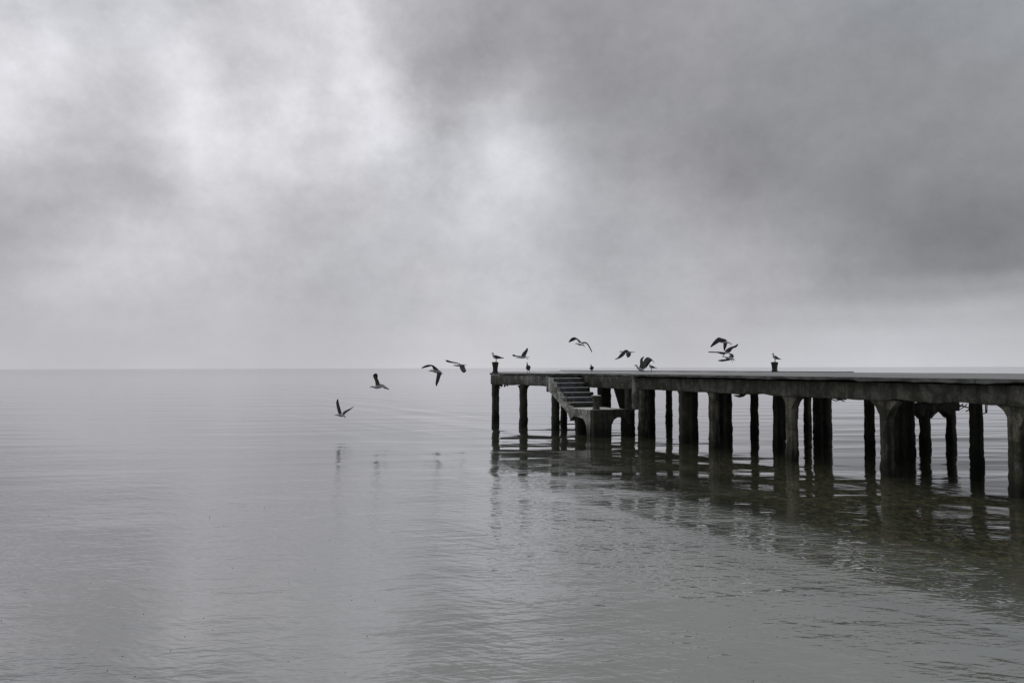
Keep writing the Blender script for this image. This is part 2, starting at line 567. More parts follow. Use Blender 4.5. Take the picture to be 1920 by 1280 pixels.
def wedge(bm, c, d, s, hw, size, ztop, drop, straight=False):
    """haunch: curved bracket between a pile and the beam, growing from c in direction d"""
    prof = [(0, ztop)]
    K = 6
    for i in range(K + 1):
        a = i / K * math.pi / 2
        if straight:
            t_ = i / K
            prof.append((size * (1 - t_) * (1 - .35 * math.sin(math.pi * t_)), ztop - drop * t_ * .98))
            continue
        prof.append((size * (1 - math.sin(a)) ** 1.0, ztop - drop * (1 - math.cos(a)) * .9 - .0))
    prof.append((0, ztop - drop))
    vs = []
    for sg in (-1, 1):
        vs.append([bm.verts.new(Vector((c.x, c.y, 0)) + d * (x - .02) + s * (hw * sg) + Vector((0, 0, z + nz((c.x + x, c.y, z), 9) * .01))) for (x, z) in prof])
    n = len(prof)
    bm.faces.new(vs[0])
    bm.faces.new(vs[1][::-1])
    for i in range(n):
        bm.faces.new((vs[0][i], vs[1][i], vs[1][(i + 1) % n], vs[0][(i + 1) % n]))


def tube(bm, pts, r, seg=6):
    rings = []
    for i, p in enumerate(pts):
        a = pts[max(0, i - 1)]
        b = pts[min(len(pts) - 1, i + 1)]
        t = (b - a).normalized()
        x = t.orthogonal().normalized()
        y = t.cross(x)
        rr = r[i] if isinstance(r, (list, tuple)) else r
        rings.append([bm.verts.new(p + (x * math.cos(k * 2 * math.pi / seg) + y * math.sin(k * 2 * math.pi / seg)) * rr) for k in range(seg)])
    for i in range(len(pts) - 1):
        for j in range(seg):
            bm.faces.new((rings[i][j], rings[i][(j + 1) % seg], rings[i + 1][(j + 1) % seg], rings[i + 1][j]))
    bm.faces.new(rings[0][::-1])
    bm.faces.new(rings[-1])


# ------------------------------------------------------------------ the pier
pier = empty('concrete_pier', (3.75, 24.45, 0))
tag(pier, 'old dark concrete pier on square piles with steps down to a low landing', 'pier')

# deck slab: one worn sheet, its edge broken a little everywhere
EO = -.25
front = [P0 + Vector((-.03, 0, 0)), N0, N1, line(-.05, 0), line(-.05, EO), line(19.5, EO)]
rear = [line(19.5, 7.0), line(-21.2, 7.0), Vector((-.95, 39.2, 0))]
outline = front + rear
bm = bmesh.new()
pts = []
for i in range(len(outline)):
    a, b = outline[i], outline[(i + 1) % len(outline)]
    L = (b - a).length
    n = max(1, int(L / .18))
    for k in range(n):
        p = a.lerp(b, k / n)
        if 0 < k: p = p + Vector((nz(p, 3, 2) * .035 + nz(p, 11, 2) * .03, nz(p, 3, 7) * .03, 0))
        pts.append(p)
top = [bm.verts.new((p.x, p.y, deckz(p) + nz(p, .8, 4) * .006)) for p in pts]
cen = sum((p for p in pts), Vector()) / len(pts)
edge = [bm.verts.new((p.x + nz(p, 8, 1) * .01, p.y, deckz(p) - .015)) for p in pts]
bot = [bm.verts.new((p.x, p.y, deckz(p) - .055 - nz(p, 2.5, 9) * .02 - abs(nz(p, 9, 9)) * .03)) for p in pts]
n = len(pts)
# top edge sits 8 mm in, so the arris is rounded
for i in range(n):
    j = (i + 1) % n
    bm.faces.new((top[i], top[j], edge[j], edge[i]))
    bm.faces.new((edge[i], edge[j], bot[j], bot[i]))
for (i, j, k_) in tessellate_polygon([[Vector((p.x, p.y, 0)) for p in pts]]):
    bm.faces.new((top[i], top[j], top[k_]))
    bm.faces.new((bot[k_], bot[j], bot[i]))
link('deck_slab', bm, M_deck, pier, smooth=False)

# low kerb along the far edge
bm = bmesh.new()
beam(bm, line(-21, 6.86), line(1.6, 6.86), .2, DK + .022, DK + .055, .4, .01)
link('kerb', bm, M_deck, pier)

# beams carrying the slab
ZT = DK - .10


def bm_beam(name, a, b, wid, z0, z1, m, **k):
    bm = bmesh.new()
    beam(bm, a, b, wid, z0, z1, **k)
    return link(name, bm, m, pier)


inl = .15
dA = (N0 - P0).normalized()
sA = Vector((-dA.y, dA.x, 0))                    # inward
bm_beam('edge_beam', P0 + sA * inl, N0 + sA * inl - dA * .02, .30, BB, DK - .08, M_head, spall=.05, seed=1)
bm_beam('edge_beam', line(-3.84, .15), line(.02, .15), .30, 1.42, DK - .08, M_beam, spall=.02, seed=2)
bm_beam('edge_beam', line(.04, .15), line(19.4, .15), .30, BB - .01, DK - .10, M_beam, spall=.05, seed=3, jit=.02)
bm_beam('end_beam', N0 + V * .02 + U * -.16, N1 + U * -.16 - V * .02, .26, BB + .02, DK - .081, M_beam, seed=4)
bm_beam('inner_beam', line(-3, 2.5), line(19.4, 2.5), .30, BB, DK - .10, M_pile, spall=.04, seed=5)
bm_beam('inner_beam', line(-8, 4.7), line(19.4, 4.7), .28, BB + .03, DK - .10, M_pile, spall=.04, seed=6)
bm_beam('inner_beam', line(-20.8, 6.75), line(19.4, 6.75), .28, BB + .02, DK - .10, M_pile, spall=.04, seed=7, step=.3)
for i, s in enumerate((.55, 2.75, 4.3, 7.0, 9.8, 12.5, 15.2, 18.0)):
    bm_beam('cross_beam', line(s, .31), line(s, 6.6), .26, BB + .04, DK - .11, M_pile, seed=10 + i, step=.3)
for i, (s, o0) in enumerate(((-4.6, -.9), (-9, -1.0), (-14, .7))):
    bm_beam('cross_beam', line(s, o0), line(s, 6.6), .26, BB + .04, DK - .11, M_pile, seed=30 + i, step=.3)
# pilaster at the corner of the landing
bm = bmesh.new()
prism(bm, line(-.02, .10), U, V, .12, .15, .82, DK - .012, jit=.012, seed=3)
link('pilaster', bm, M_head, pier)


# piles: span in the photo (left, right) and distance
def pile(xl, xr, d, ztop=BB + .06, m=None, hn=None, seed=0):
    kk_ = ((xl + xr) / 2 - 960) / F
    if d == 'main':                       # stands under the main edge beam
        b0_ = C0 + V * .16
        d = (b0_ + U * ((kk_ * b0_.y - b0_.x) / (U.x - kk_ * U.y))).y
    elif d == 'head':
        b0_ = P0 + sA * .155
        d = (b0_ + dA * ((kk_ * b0_.y - b0_.x) / (dA.x - kk_ * dA.y))).y
    w_ = (xr - xl) * d / F
    c = Vector((((xl + xr) / 2 - 960) / F * d, d, 0))
    ax, ay = (U, V)
    # apparent width of a square turned by the pier's angle
    view = Vector((c.x, c.y, 0)).normalized()
    side = Vector((view.y, -view.x, 0))
    k = abs(side.dot(ax)) + abs(side.dot(ay))
    h = w_ / k / 2
    bm = bmesh.new()
    prism(bm, c, ax, ay, h, h, -1.2, ztop, jit=.014, seed=seed * 1.7, cham=h * .18,
          taper=lambda z: 1.0 + .05 * max(0, .45 - z) - (.06 * max(0, .25 - abs(z - .35)) / .25))
    o = link('pile', bm, m or M_pile, pier)
    if hn:
        for sg, dirv in hn:
            b2 = bmesh.new()
            sd_ = Vector((-dirv.y, dirv.x, 0))
            wedge(b2, c + dirv * h * .96, dirv * 1.0, sd_, h * .92, sg, ztop - .05, sg * 1.05, dirv in (U, -U))
            hz = link('haunch', b2, m or M_pile, o, smooth=False)
    return o


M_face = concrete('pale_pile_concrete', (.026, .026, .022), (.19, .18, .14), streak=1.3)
k = 0
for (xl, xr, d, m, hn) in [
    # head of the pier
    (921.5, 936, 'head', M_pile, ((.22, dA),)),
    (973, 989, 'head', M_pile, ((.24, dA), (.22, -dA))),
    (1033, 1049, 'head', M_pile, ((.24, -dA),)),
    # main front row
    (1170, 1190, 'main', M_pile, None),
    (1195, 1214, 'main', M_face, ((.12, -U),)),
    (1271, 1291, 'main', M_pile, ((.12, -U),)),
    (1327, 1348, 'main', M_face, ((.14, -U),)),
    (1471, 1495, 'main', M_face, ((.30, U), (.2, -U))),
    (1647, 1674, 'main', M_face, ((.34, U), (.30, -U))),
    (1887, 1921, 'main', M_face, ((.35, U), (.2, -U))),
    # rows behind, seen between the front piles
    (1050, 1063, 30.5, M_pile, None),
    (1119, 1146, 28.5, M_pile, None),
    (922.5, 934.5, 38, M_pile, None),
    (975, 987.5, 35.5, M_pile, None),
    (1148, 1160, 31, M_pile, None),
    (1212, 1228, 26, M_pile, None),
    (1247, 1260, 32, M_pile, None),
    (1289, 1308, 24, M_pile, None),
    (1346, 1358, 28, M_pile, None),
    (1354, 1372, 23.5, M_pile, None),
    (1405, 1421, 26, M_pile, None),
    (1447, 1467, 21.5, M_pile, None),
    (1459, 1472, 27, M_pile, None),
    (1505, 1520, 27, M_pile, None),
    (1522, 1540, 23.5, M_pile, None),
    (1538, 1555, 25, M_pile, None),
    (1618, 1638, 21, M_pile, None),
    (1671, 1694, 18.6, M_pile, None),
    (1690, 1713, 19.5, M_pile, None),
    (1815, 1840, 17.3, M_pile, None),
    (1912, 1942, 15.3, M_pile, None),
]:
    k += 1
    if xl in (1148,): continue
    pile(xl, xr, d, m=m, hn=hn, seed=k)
# the far side row, standing behind the nearer ones
for px in (1041, 1131, 1204, 1284, 1361, 1483, 1550, 1690, 1905):
    kk = (px - 960) / F
    o = 6.75
    b0 = C0 + V * o
    s = (kk * b0.y - b0.x) / (U.x - kk * U.y)
    c = b0 + U * s
    wpx = .28 / c.y * F
    k += 1
    pile(px - wpx / 2, px + wpx / 2, c.y, seed=k)

# low braced frame among the inner piles: cap beam with an arched underside
fa = P(1731, 0, 21.2)
fb_ = P(1780.5, 0, 21.5)
fa.z = fb_.z = 0
fd = (fb_ - fa).normalized()
fs = Vector((-fd.y, fd.x, 0))
cap = bmesh.new()
beam(cap, fa - fd * .55, fb_ + fd * .17, .26, .92, 1.15, step=.08, jit=.02, spall=.0, seed=8)
for c_, dd in ((fa, fd), (fa, -fd), (fb_, -fd)):
    wedge(cap, c_ + dd * .14, dd, fs, .12, .34, .935, .20, True)
link('frame_cap', cap, M_beam, pier)
pile(1721, 1742, 21.2, ztop=1.5, seed=61)
pile(1771, 1790, 21.5, ztop=1.0, seed=62)

# stair bay
SW = 1.22
stairs = empty('stairs', (0, 0, 0))
stairs.parent = pier
stairs.location = N0 - Vector(pier.location)
NST, RUN = 7, .272
RISE = (DK - .815) / NST
LZ = .815
for i in range(1, NST):
    z1 = DK - RISE * i
    s0 = RUN * (i - 1)
    bm = bmesh.new()
    a = N0 + U * (s0 + RUN / 2 + .01) + V * .145
    beam(bm, a, a + V * (SW - .17), RUN + .02, z1 - RISE - .03, z1, step=.1, jit=.008, seed=i * 2.1, cham=.012)
    link('step', bm, M_step, stairs)


def poly_prism(bm, pts2, org, d, s, w0, w1, seed=0, n=8):
    """profile (along d, z) pushed sideways from w0 to w1 along s"""
    a, b = [], []
    dense = []
    for i in range(len(pts2)):
        p, q = pts2[i], pts2[(i + 1) % len(pts2)]
        m_ = max(1, int(math.hypot(q[0] - p[0], q[1] - p[1]) / .09))
        for kx in range(m_):
            dense.append((p[0] + (q[0] - p[0]) * kx / m_, p[1] + (q[1] - p[1]) * kx / m_))
    for (x, z) in dense:
        base = org + d * x
        e = nz((base.x, base.y, z), 6, seed) * .012
        a.append(bm.verts.new(Vector((base.x, base.y, z + e)) + s * w0))
        b.append(bm.verts.new(Vector((base.x, base.y, z + e)) + s * w1))
    for (i, j, k_) in tessellate_polygon([[Vector((x, z, 0)) for (x, z) in dense]]):
        bm.faces.new((a[i], a[j], a[k_]))
        bm.faces.new((b[k_], b[j], b[i]))
    for i in range(len(dense)):
        j = (i + 1) % len(dense)
        bm.faces.new((a[i], b[i], b[j], a[j]))


# stepped stringer on the open side
prof = [(-.02, DK - .16)]
for i in range(1, NST):
    z1 = DK - RISE * i
    prof += [(RUN * (i - 1) + .015, z1 + .015), (RUN * i - .0, z1 + .015)]
prof += [(RUN * (NST - 1) + .015, LZ + .03), (RUN * NST + .0, LZ + .03), (RUN * NST + .02, .40), (RUN * NST - .16, .62), (.02, BB - .08)]
bm = bmesh.new()
poly_prism(bm, prof, N0, U, V, .0, .14, seed=2)
link('stringer', bm, M_stair, stairs, smooth=False)
prof2 = [(x, z - .02) for (x, z) in prof]
bm = bmesh.new()
poly_prism(bm, prof2, N0, U, V, SW - .12, SW + .02, seed=5)
link('stringer', bm, M_beam, stairs, smooth=False)
# stub above the stair foot where the stringer hangs on the deck beam
bm = bmesh.new()
prism(bm, N0 + U * .05 + V * .06, U, V, .09, .075, BB - .18, DK - .10, jit=.01, seed=4)
link('newel', bm, M_head, stairs)

# landing
landing = empty('landing', (0, 0, 0))
landing.parent = pier
LO = N0 + U * (NST * RUN + .02)
landing.location = LO - Vector(pier.location)
LL, LW = 1.50, 1.20
bm = bmesh.new()
beam(bm, LO + V * (LW / 2) + U * .0, LO + V * (LW / 2) + U * LL, LW, LZ - .10, LZ, step=.1, jit=.012, seed=3, cham=.015)
link('landing_slab', bm, M_stair, landing)
# side fascia (open side), arched into the front leg
arch = [(0, LZ - .003), (LL - .02, LZ - .003), (LL - .02, .0), (LL - .03, -.9), (LL - .22, -.9), (LL - .23, .10), (LL - .27, .30), (LL - .38, .46), (LL - .52, .53), (.34, .57), (.20, .52), (.02, .42)]
bm = bmesh.new()
poly_prism(bm, arch, LO, U, V, -.03, .15, seed=9)
link('side_wall', bm, M_stair, landing, smooth=False)
# front fascia with leg
FO = LO + U * (LL + .0)
farch = [(0, LZ + .004), (LW + .02, LZ + .004), (LW + .02, .36), (LW - .08, .50), (LW - .22, .58), (.80, .58), (.68, .50), (.60, .34), (.57, -.9), (.0, -.9)]
bm = bmesh.new()
poly_prism(bm, farch, FO, V, U, -.02, .20, seed=12)
link('front_wall', bm, M_pile, landing, smooth=False)
bm = bmesh.new()
prism(bm, LO + U * .17 + V * .30, U, V, .13, .17, -1.1, LZ - .09, jit=.014, seed=15)
link('leg', bm, M_pile, landing)
bm = bmesh.new()
prism(bm, LO + U * (LL - .22) + V * (LW + .14), U, V, .13, .14, -1.1, LZ - .09, jit=.014, seed=16)
link('leg', bm, M_pile, landing)
# raking gusset between landing and corner pile
bm = bmesh.new()
g_ = [P(1149, 724, 26.2), P(1162, 768, 26.2), P(1176, 768, 26.2), P(1178, 724, 26.2)]
ga = [bm.verts.new(q) for q in g_]
gb = [bm.verts.new(q + Vector((.02, .22, 0))) for q in g_]
bm.faces.new(ga)
bm.faces.new(gb[::-1])
for i in range(4): bm.faces.new((ga[i], gb[i], gb[(i + 1) % 4], ga[(i + 1) % 4]))
link('gusset', bm, M_pile, pier, smooth=False)

# torn reinforcement and scraps under the beam
def bars(name, lst, m=M_rust):
    for pts_, r_ in lst:
        bm = bmesh.new()
        tube(bm, pts_, r_, 5)
        link(name, bm, m, pier)


dd_ = 13.9
bars('reinforcement_bar', [
    ([P(1785, 758, 14.6), P(1800, 760, 14.6), P(1818, 765, 14.5)], .012),
    ([P(1789, 766, 14.6), P(1797, 762, 14.6), P(1804, 757, 14.6)], .012),
    ([P(1795, 768, 14.6), P(1804, 763, 14.5), P(1811, 757, 14.5)], .010),
    ([P(1809, 771, 14.4), P(1816, 766, 14.4), P(1822, 759, 14.4)], .010),
    ([P(1846, 758, 14.0), P(1846, 773, 14.0), P(1841, 775, 14.0)], .012),
    ([P(1849, 756, 14.0), P(1848, 774, 14.0)], .008),
    ([P(1768, 748, 14.7), P(1771, 758, 14.7), P(1774, 772, 14.7)], .010),
    ([P(1708, 731, 15.1), P(1710, 744, 15.1)], .014),
    ([P(1742, 757, 15.0), P(1753, 756, 15.0), P(1764, 757, 14.9)], .010),
    ([P(1558, 748, 17.1), P(1566, 751, 17.1), P(1574, 749, 17.0), P(1582, 752, 17.0)], .012),
    ([P(1561, 745, 17.1), P(1569, 748, 17.1), P(1586, 748, 17.0)], .012),
    ([P(1374, 737, 20.2), P(1384, 738, 20.2), P(1396, 741, 20.1)], .016),
])
bm = bmesh.new()
tube(bm, [P(1376, 741, 20.2), P(1385, 742.5, 20.1), P(1392, 741, 20.0), P(1403, 737, 19.9)], [.015, .035, .035, .02], 7)
link('broken_fragment', bm, M_pile, pier)
for (px, py, r_) in ((940, 722, .06), (946, 723, .04), (951, 721, .05), (936, 727, .03)):
    bm = bmesh.new()
    c = P(px, py, 30.6)
    bmesh.ops.create_icosphere(bm, subdivisions=2, radius=r_)
    for v_ in bm.verts: v_.co = v_.co * (1 + nz(v_.co + c, 14) * .6) + c
    link('broken_fragment', bm, M_beam, pier)


# ------------------------------------------------------------------ bollards
def lathe(bm, c, prof, seg=24, seed=0):
    rings = []
    for (r_, z) in prof:
        rings.append([bm.verts.new((c.x + r_ * (1 + nz((math.cos(j * 2 * math.pi / seg) * 2, math.sin(j * 2 * math.pi / seg) * 2, z * 4), 1, seed) * .05) * math.cos(j * 2 * math.pi / seg),
                                    c.y + r_ * (1 + nz((math.cos(j * 2 * math.pi / seg) * 2, math.sin(j * 2 * math.pi / seg) * 2, z * 4), 1, seed) * .05) * math.sin(j * 2 * math.pi / seg), c.z + z)) for j in range(seg)])
    for i in range(len(prof) - 1):
        for j in range(seg):
            bm.faces.new((rings[i][j], rings[i][(j + 1) % seg], rings[i + 1][(j + 1) % seg], rings[i + 1][j]))
    bm.faces.new(rings[0][::-1])
    bm.faces.new(rings[-1])


def bollard(loc, h, rt, rm, rb, label, m, seed, mc=None):
    root = empty('mooring_bollard', loc)
    tag(root, label, 'bollard', 'mooring bollards on the pier')
    bm = bmesh.new()
    lathe(bm, Vector(loc), [(rb, 0), (rb * .99, .02), (rm * 1.04, .07), (rm, h * .28), (rm * 1.06, h * .45), (rt * .84, h * .68), (rt * .94, h * .84), (rt * .975, h * .915)], seed=seed)
    link('stem', bm, m, root)
    bm = bmesh.new()
    lathe(bm, Vector(loc) + Vector((0, 0, h * .912)), [(rt * .985, 0), (rt, .012), (rt * .98, h * .05), (rt * .85, h * .075), (rt * .5, h * .088), (.01, h * .09)], seed=seed)
    link('cap', bm, mc or m, root)
    return root


B1 = P(928.5, 0, 31.35); B1.z = DK
bollard(B1, .43, .135, .092, .125, 'dark flared bollard on the outer corner of the pier, carrying a gull', M_boll, 1)
B2 = P(1452, 0, 28.7); B2.z = deckz(B2)
bollard(B2, .36, .128, .09, .12, 'black flared bollard on the far edge of the deck, carrying a gull', M_boll, 2)
B3 = P(1117.5, 0, 24.75); B3.z = LZ
bollard(B3, .44, .155, .095, .12, 'brown bollard with pale rim on the low landing beside the steps', M_beam, 3, M_stair)


# ------------------------------------------------------------------ gulls
def catmull(pts, n):
    out = []
    m_ = len(pts)
    for i in range(m_ - 1):
        p0 = pts[max(0, i - 1)]; p1 = pts[i]; p2 = pts[i + 1]; p3 = pts[min(m_ - 1, i + 2)]
        for kx in range(n):
            t = kx / n
            out.append(tuple(.5 * ((2 * b) + (-a + c) * t + (2 * a - 5 * b + 4 * c - d) * t * t + (-a + 3 * b - 3 * c + d) * t ** 3) for a, b, c, d in zip(p0, p1, p2, p3)))
    out.append(tuple(pts[-1]))
    return out


# material slots: 0 pale, 1 dark mantle, 2 underwing, 3 black, 4 bill / legs
GM = [G_white, G_mantle, G_under, G_black, G_bill]


def gull(label, org, sc, d, spine, wings=(), legs=(), folded=None, dark_back=False, ground=None, billn=1, swing=None):
    """spine: (x, y, r[, depth r, dd]) in zoomed-photo units; wings: stations (lex, ley, tex, tey, dd)"""
    def T(x, y, dd=0.0):
        return P(org[0] + x * sc, org[1] + y * sc, d + dd)
    kpx = sc * d / F                       # metres per unit
    bm = bmesh.new()
    sp = [(s[0], s[1], s[2], s[3] if len(s) > 3 else s[2], s[4] if len(s) > 4 else 0.0) for s in spine]
    cs = catmull(sp, 5)
    rings = []
    ns = 12
    for i, (x, y, r_, rd, dd) in enumerate(cs):
        c = T(x, y, dd)
        a = T(cs[max(0, i - 1)][0], cs[max(0, i - 1)][1], cs[max(0, i - 1)][4])
        b = T(cs[min(len(cs) - 1, i + 1)][0], cs[min(len(cs) - 1, i + 1)][1], cs[min(len(cs) - 1, i + 1)][4])
        t = (b - a)
        t = t.normalized() if t.length > 1e-6 else Vector((1, 0, 0))
        dy = Vector((0, 1, 0))
        dy = (dy - t * dy.dot(t)).normalized()
        up = t.cross(dy).normalized()
        if up.z < 0: up = -up
        rings.append(([bm.verts.new(c + (up * math.cos(q * 2 * math.pi / ns) * max(r_, .4) + dy * math.sin(q * 2 * math.pi / ns) * max(rd, .4)) * kpx) for q in range(ns)], i))
    for i in range(len(rings) - 1):
        for j in range(ns):
            f = bm.faces.new((rings[i][0][j], rings[i][0][(j + 1) % ns], rings[i + 1][0][(j + 1) % ns], rings[i + 1][0][j]))
            if i < 5 * billn: f.material_index = 4
            elif dark_back and i > 15: f.material_index = 1
            else: f.material_index = 0
    bm.faces.new(rings[0][0][::-1])
    bm.faces.new(rings[-1][0])
    for wi, st in enumerate(wings):
        ws = catmull([tuple(s) + ((0.0,) if len(s) < 5 else ()) for s in st], 7)
        N = len(ws)
        CH = 6
        up_, lo_ = [], []
        for i, (lx, ly, tx, ty, dd) in enumerate(ws):
            frac = i / (N - 1)
            # feather ends along the trailing edge
            ser = (.0 if frac < .45 else .035) * (1 if i % 2 else -1)
            le = T(lx, ly, dd - .02)
            te = T(tx + (tx - lx) * ser, ty + (ty - ly) * ser, dd + .02)
            nrm = Vector((0, -1, 0))
            ra, rb = [], []
            nx = ws[min(N - 1, i + 1)]
            pv = ws[max(0, i - 1)]
            span = T(nx[0], nx[1], nx[4]) - T(pv[0], pv[1], pv[4])
            ch = te - le
            nn = span.cross(ch)
            nn = nn.normalized() if nn.length > 1e-7 else nrm
            if nn.z < 0: nn = -nn
            for c_ in range(CH + 1):
                q = c_ / CH
                th = (.022 * (1 - frac) + .006) * (math.sin(math.pi * min(1, q * .8 + .16)) ** .8) + .0015
                camb = .10 * ch.length * math.sin(math.pi * q)
                p = le.lerp(te, q) + nn * camb
                ra.append(bm.verts.new(p + nn * th * .5))
                rb.append(bm.verts.new(p - nn * th * .5))
            up_.append(ra)
            lo_.append(rb)
        for i in range(N - 1):
            fr = i / (N - 1)
            for c_ in range(CH):
                f = bm.faces.new((up_[i][c_], up_[i + 1][c_], up_[i + 1][c_ + 1], up_[i][c_ + 1]))
                f.material_index = 3 if fr > .68 else 1
                f = bm.faces.new((lo_[i][c_], lo_[i][c_ + 1], lo_[i + 1][c_ + 1], lo_[i + 1][c_]))
                f.material_index = 3 if (fr > .72 or (c_ >= 4 and fr > .2)) else 2
            for c_, rev in ((0, 0), (CH, 1)):
                f = bm.faces.new((up_[i][c_], lo_[i][c_], lo_[i + 1][c_], up_[i + 1][c_]))
                f.material_index = 3 if c_ else 1
        for e in (0, N - 1):
            for c_ in range(CH):
                bm.faces.new((up_[e][c_], up_[e][c_ + 1], lo_[e][c_ + 1], lo_[e][c_])).material_index = 1
    if folded:
        # two folded wings lying on the flanks, tips crossing over the tail
        for sgn in (-1, 1):
            fs_ = catmull(folded, 5)
            rr = []
            for i, (x, y, r_, off) in enumerate(fs_):
                c = T(x, y, 0) + Vector((0, sgn * off * kpx, 0))
                rr.append([bm.verts.new(c + Vector((0, math.sin(q * math.pi / 4) * r_ * .38 * kpx, math.cos(q * math.pi / 4) * r_ * kpx))) for q in range(8)])
            for i in range(len(rr) - 1):
                for j in range(8):
                    bm.faces.new((rr[i][j], rr[i][(j + 1) % 8], rr[i + 1][(j + 1) % 8], rr[i + 1][j])).material_index = 3 if i > len(rr) * .7 else 1
            bm.faces.new(rr[0][::-1]).material_index = 1
            bm.faces.new(rr[-1]).material_index = 3
    for lg in legs:
        nb = len(bm.faces)
        pts_ = [T(*q) for q in lg]
        if ground is not None:
            pts_[-1].z = ground + .006
        tube(bm, pts_, .008, 6)
        bm.faces.ensure_lookup_table()
        for f in bm.faces[nb:]: f.material_index = 4
        nb = len(bm.faces)
        if ground is not None:            # webbed foot: three toes and the web between them
            a = pts_[-1] + Vector((0, 0, .002))
            fw = Vector((-1, -.15, 0)).normalized() if swing is None else Vector(swing).normalized()
            sdv = Vector((-fw.y, fw.x, 0))
            toes = [a + fw * .05 + sdv * .028, a + fw * .06, a + fw * .05 - sdv * .028]
            top_ = [bm.verts.new(q) for q in [a - fw * .008] + toes]
            bt_ = [bm.verts.new(q - Vector((0, 0, .006))) for q in [a - fw * .008] + toes]
            bm.faces.new(top_)
            bm.faces.new(bt_[::-1])
            for i in range(4): bm.faces.new((top_[i], bt_[i], bt_[(i + 1) % 4], top_[(i + 1) % 4]))
            bm.faces.ensure_lookup_table()
            for f in bm.faces[nb:]: f.material_index = 4
    # put the origin under the bird's middle
    mid = T(sp[len(sp) // 2][0], sp[len(sp) // 2][1])
    org_ = Vector((mid.x, mid.y, ground if ground is not None else mid.z))
    bmesh.ops.recalc_face_normals(bm, faces=bm.faces)
    me = bpy.data.meshes.new('gull')
    bm.to_mesh(me)
    bm.free()
    me.transform(Matrix.Translation(-org_))
    for m_ in GM: me.materials.append(m_)
    for p_ in me.polygons: p_.use_smooth = True
    o = bpy.data.objects.new('gull', me)
    o.location = org_
    COL.objects.link(o)
    tag(o, label, 'gull', 'gulls standing on the pier' if ground is not None else 'gulls in flight around the pier head')
    return o


c4 = ((600, 640), .1875)
c5 = ((910, 620), 220 / 1920)
c6 = ((1140, 620), 120 / 1707)
c7 = ((1310, 620), 170 / 1920)

gull('gull flying lowest over the water with both wings raised in a V', *c4, 26.3,
     [(146, 735, 1), (160, 735, 3.5), (172, 733, 7), (188, 735, 9), (206, 738, 13), (226, 740, 12), (243, 742, 7, 9), (254, 750, 3, 12), (260, 754, 2, 14)],
     wings=[[(190, 726, 222, 722, -.04), (178, 690, 214, 696, -.15), (167, 640, 204, 664, -.27), (165, 603, 190, 612, -.38), (177, 572, 184, 578, -.45)],
            [(224, 732, 243, 735, .05), (236, 702, 262, 712, .2), (272, 682, 292, 691, .35), (312, 664, 320, 668, .45), (335, 650, 337, 653, .52)]],
     legs=[[(246, 746), (254, 764)]])
gull('gull gliding left with one broad wing lifted, second lowest over the water', *c4, 28.1,
     [(496, 458, 1), (508, 455, 3.5), (522, 451, 8), (540, 456, 9), (562, 457, 15), (592, 452, 17), (622, 449, 11), (652, 458, 6, 12), (668, 466, 3, 18)],
     wings=[[(556, 440, 602, 436, -.05), (552, 400, 590, 398, -.18), (538, 365, 576, 368, -.3), (530, 340, 578, 345, -.42), (548, 320, 572, 324, -.5)],
            [(600, 425, 614, 448, .05), (630, 431, 634, 462, .25), (652, 445, 650, 472, .4), (674, 462, 666, 474, .5), (692, 476, 688, 482, .58)]],
     legs=[])
gull('gull crossing the horizon line with one wing arched left and one hanging down', *c4, 31.6,
     [(1084, 298, 1), (1096, 296, 3.5), (1109, 292, 9), (1126, 293, 10), (1150, 296, 17), (1180, 300, 19), (1202, 308, 13), (1216, 318, 6, 14), (1228, 324, 2, 18)],
     wings=[[(1132, 280, 1188, 290, -.05), (1120, 250, 1172, 268, -.15), (1095, 233, 1132, 246, -.3), (1052, 240, 1076, 256, -.42), (1012, 264, 1020, 269, -.5)],
            [(1172, 308, 1218, 318, -.1), (1166, 345, 1204, 352, -.22), (1160, 382, 1190, 396, -.34), (1156, 415, 1176, 425, -.42), (1160, 446, 1167, 447, -.45)]],
     legs=[[(1196, 318), (1218, 332)]])
gull('gull banking against the sky just left of the corner bollard, above the horizon', *c4, 33.2,
     [(1326, 243, 1), (1336, 240, 3), (1347, 238, 7), (1360, 241, 7), (1380, 241, 10), (1402, 238, 10), (1425, 235, 7, 9), (1448, 234, 3, 14), (1466, 235, 2, 16)],
     wings=[[(1372, 222, 1420, 236, .05), (1345, 209, 1382, 224, .2), (1310, 200, 1340, 217, .35), (1276, 187, 1298, 212, .48), (1252, 187, 1264, 203, .55)],
            [(1394, 240, 1444, 238, -.05), (1398, 262, 1450, 262, -.15), (1408, 285, 1458, 285, -.27), (1422, 304, 1460, 298, -.36), (1434, 313, 1450, 310, -.4)]])
gull('gull perched on the corner bollard at the left end of the pier', *c5, 31.35,
     [(90, 373, 1), (106, 370, 5), (126, 368, 14), (127, 390, 12), (136, 415, 19), (168, 430, 29), (215, 436, 22), (260, 442, 10, 16), (298, 448, 4, 14)],
     legs=[[(172, 450), (174, 480), (172, 505)], [(182, 450, .05), (184, 480, .05), (182, 505, .05)]], ground=DK + .43,
     folded=[(140, 408, 8, 14), (165, 418, 20, 26), (205, 430, 22, 24), (255, 441, 13, 13), (305, 446, 4, 4)])
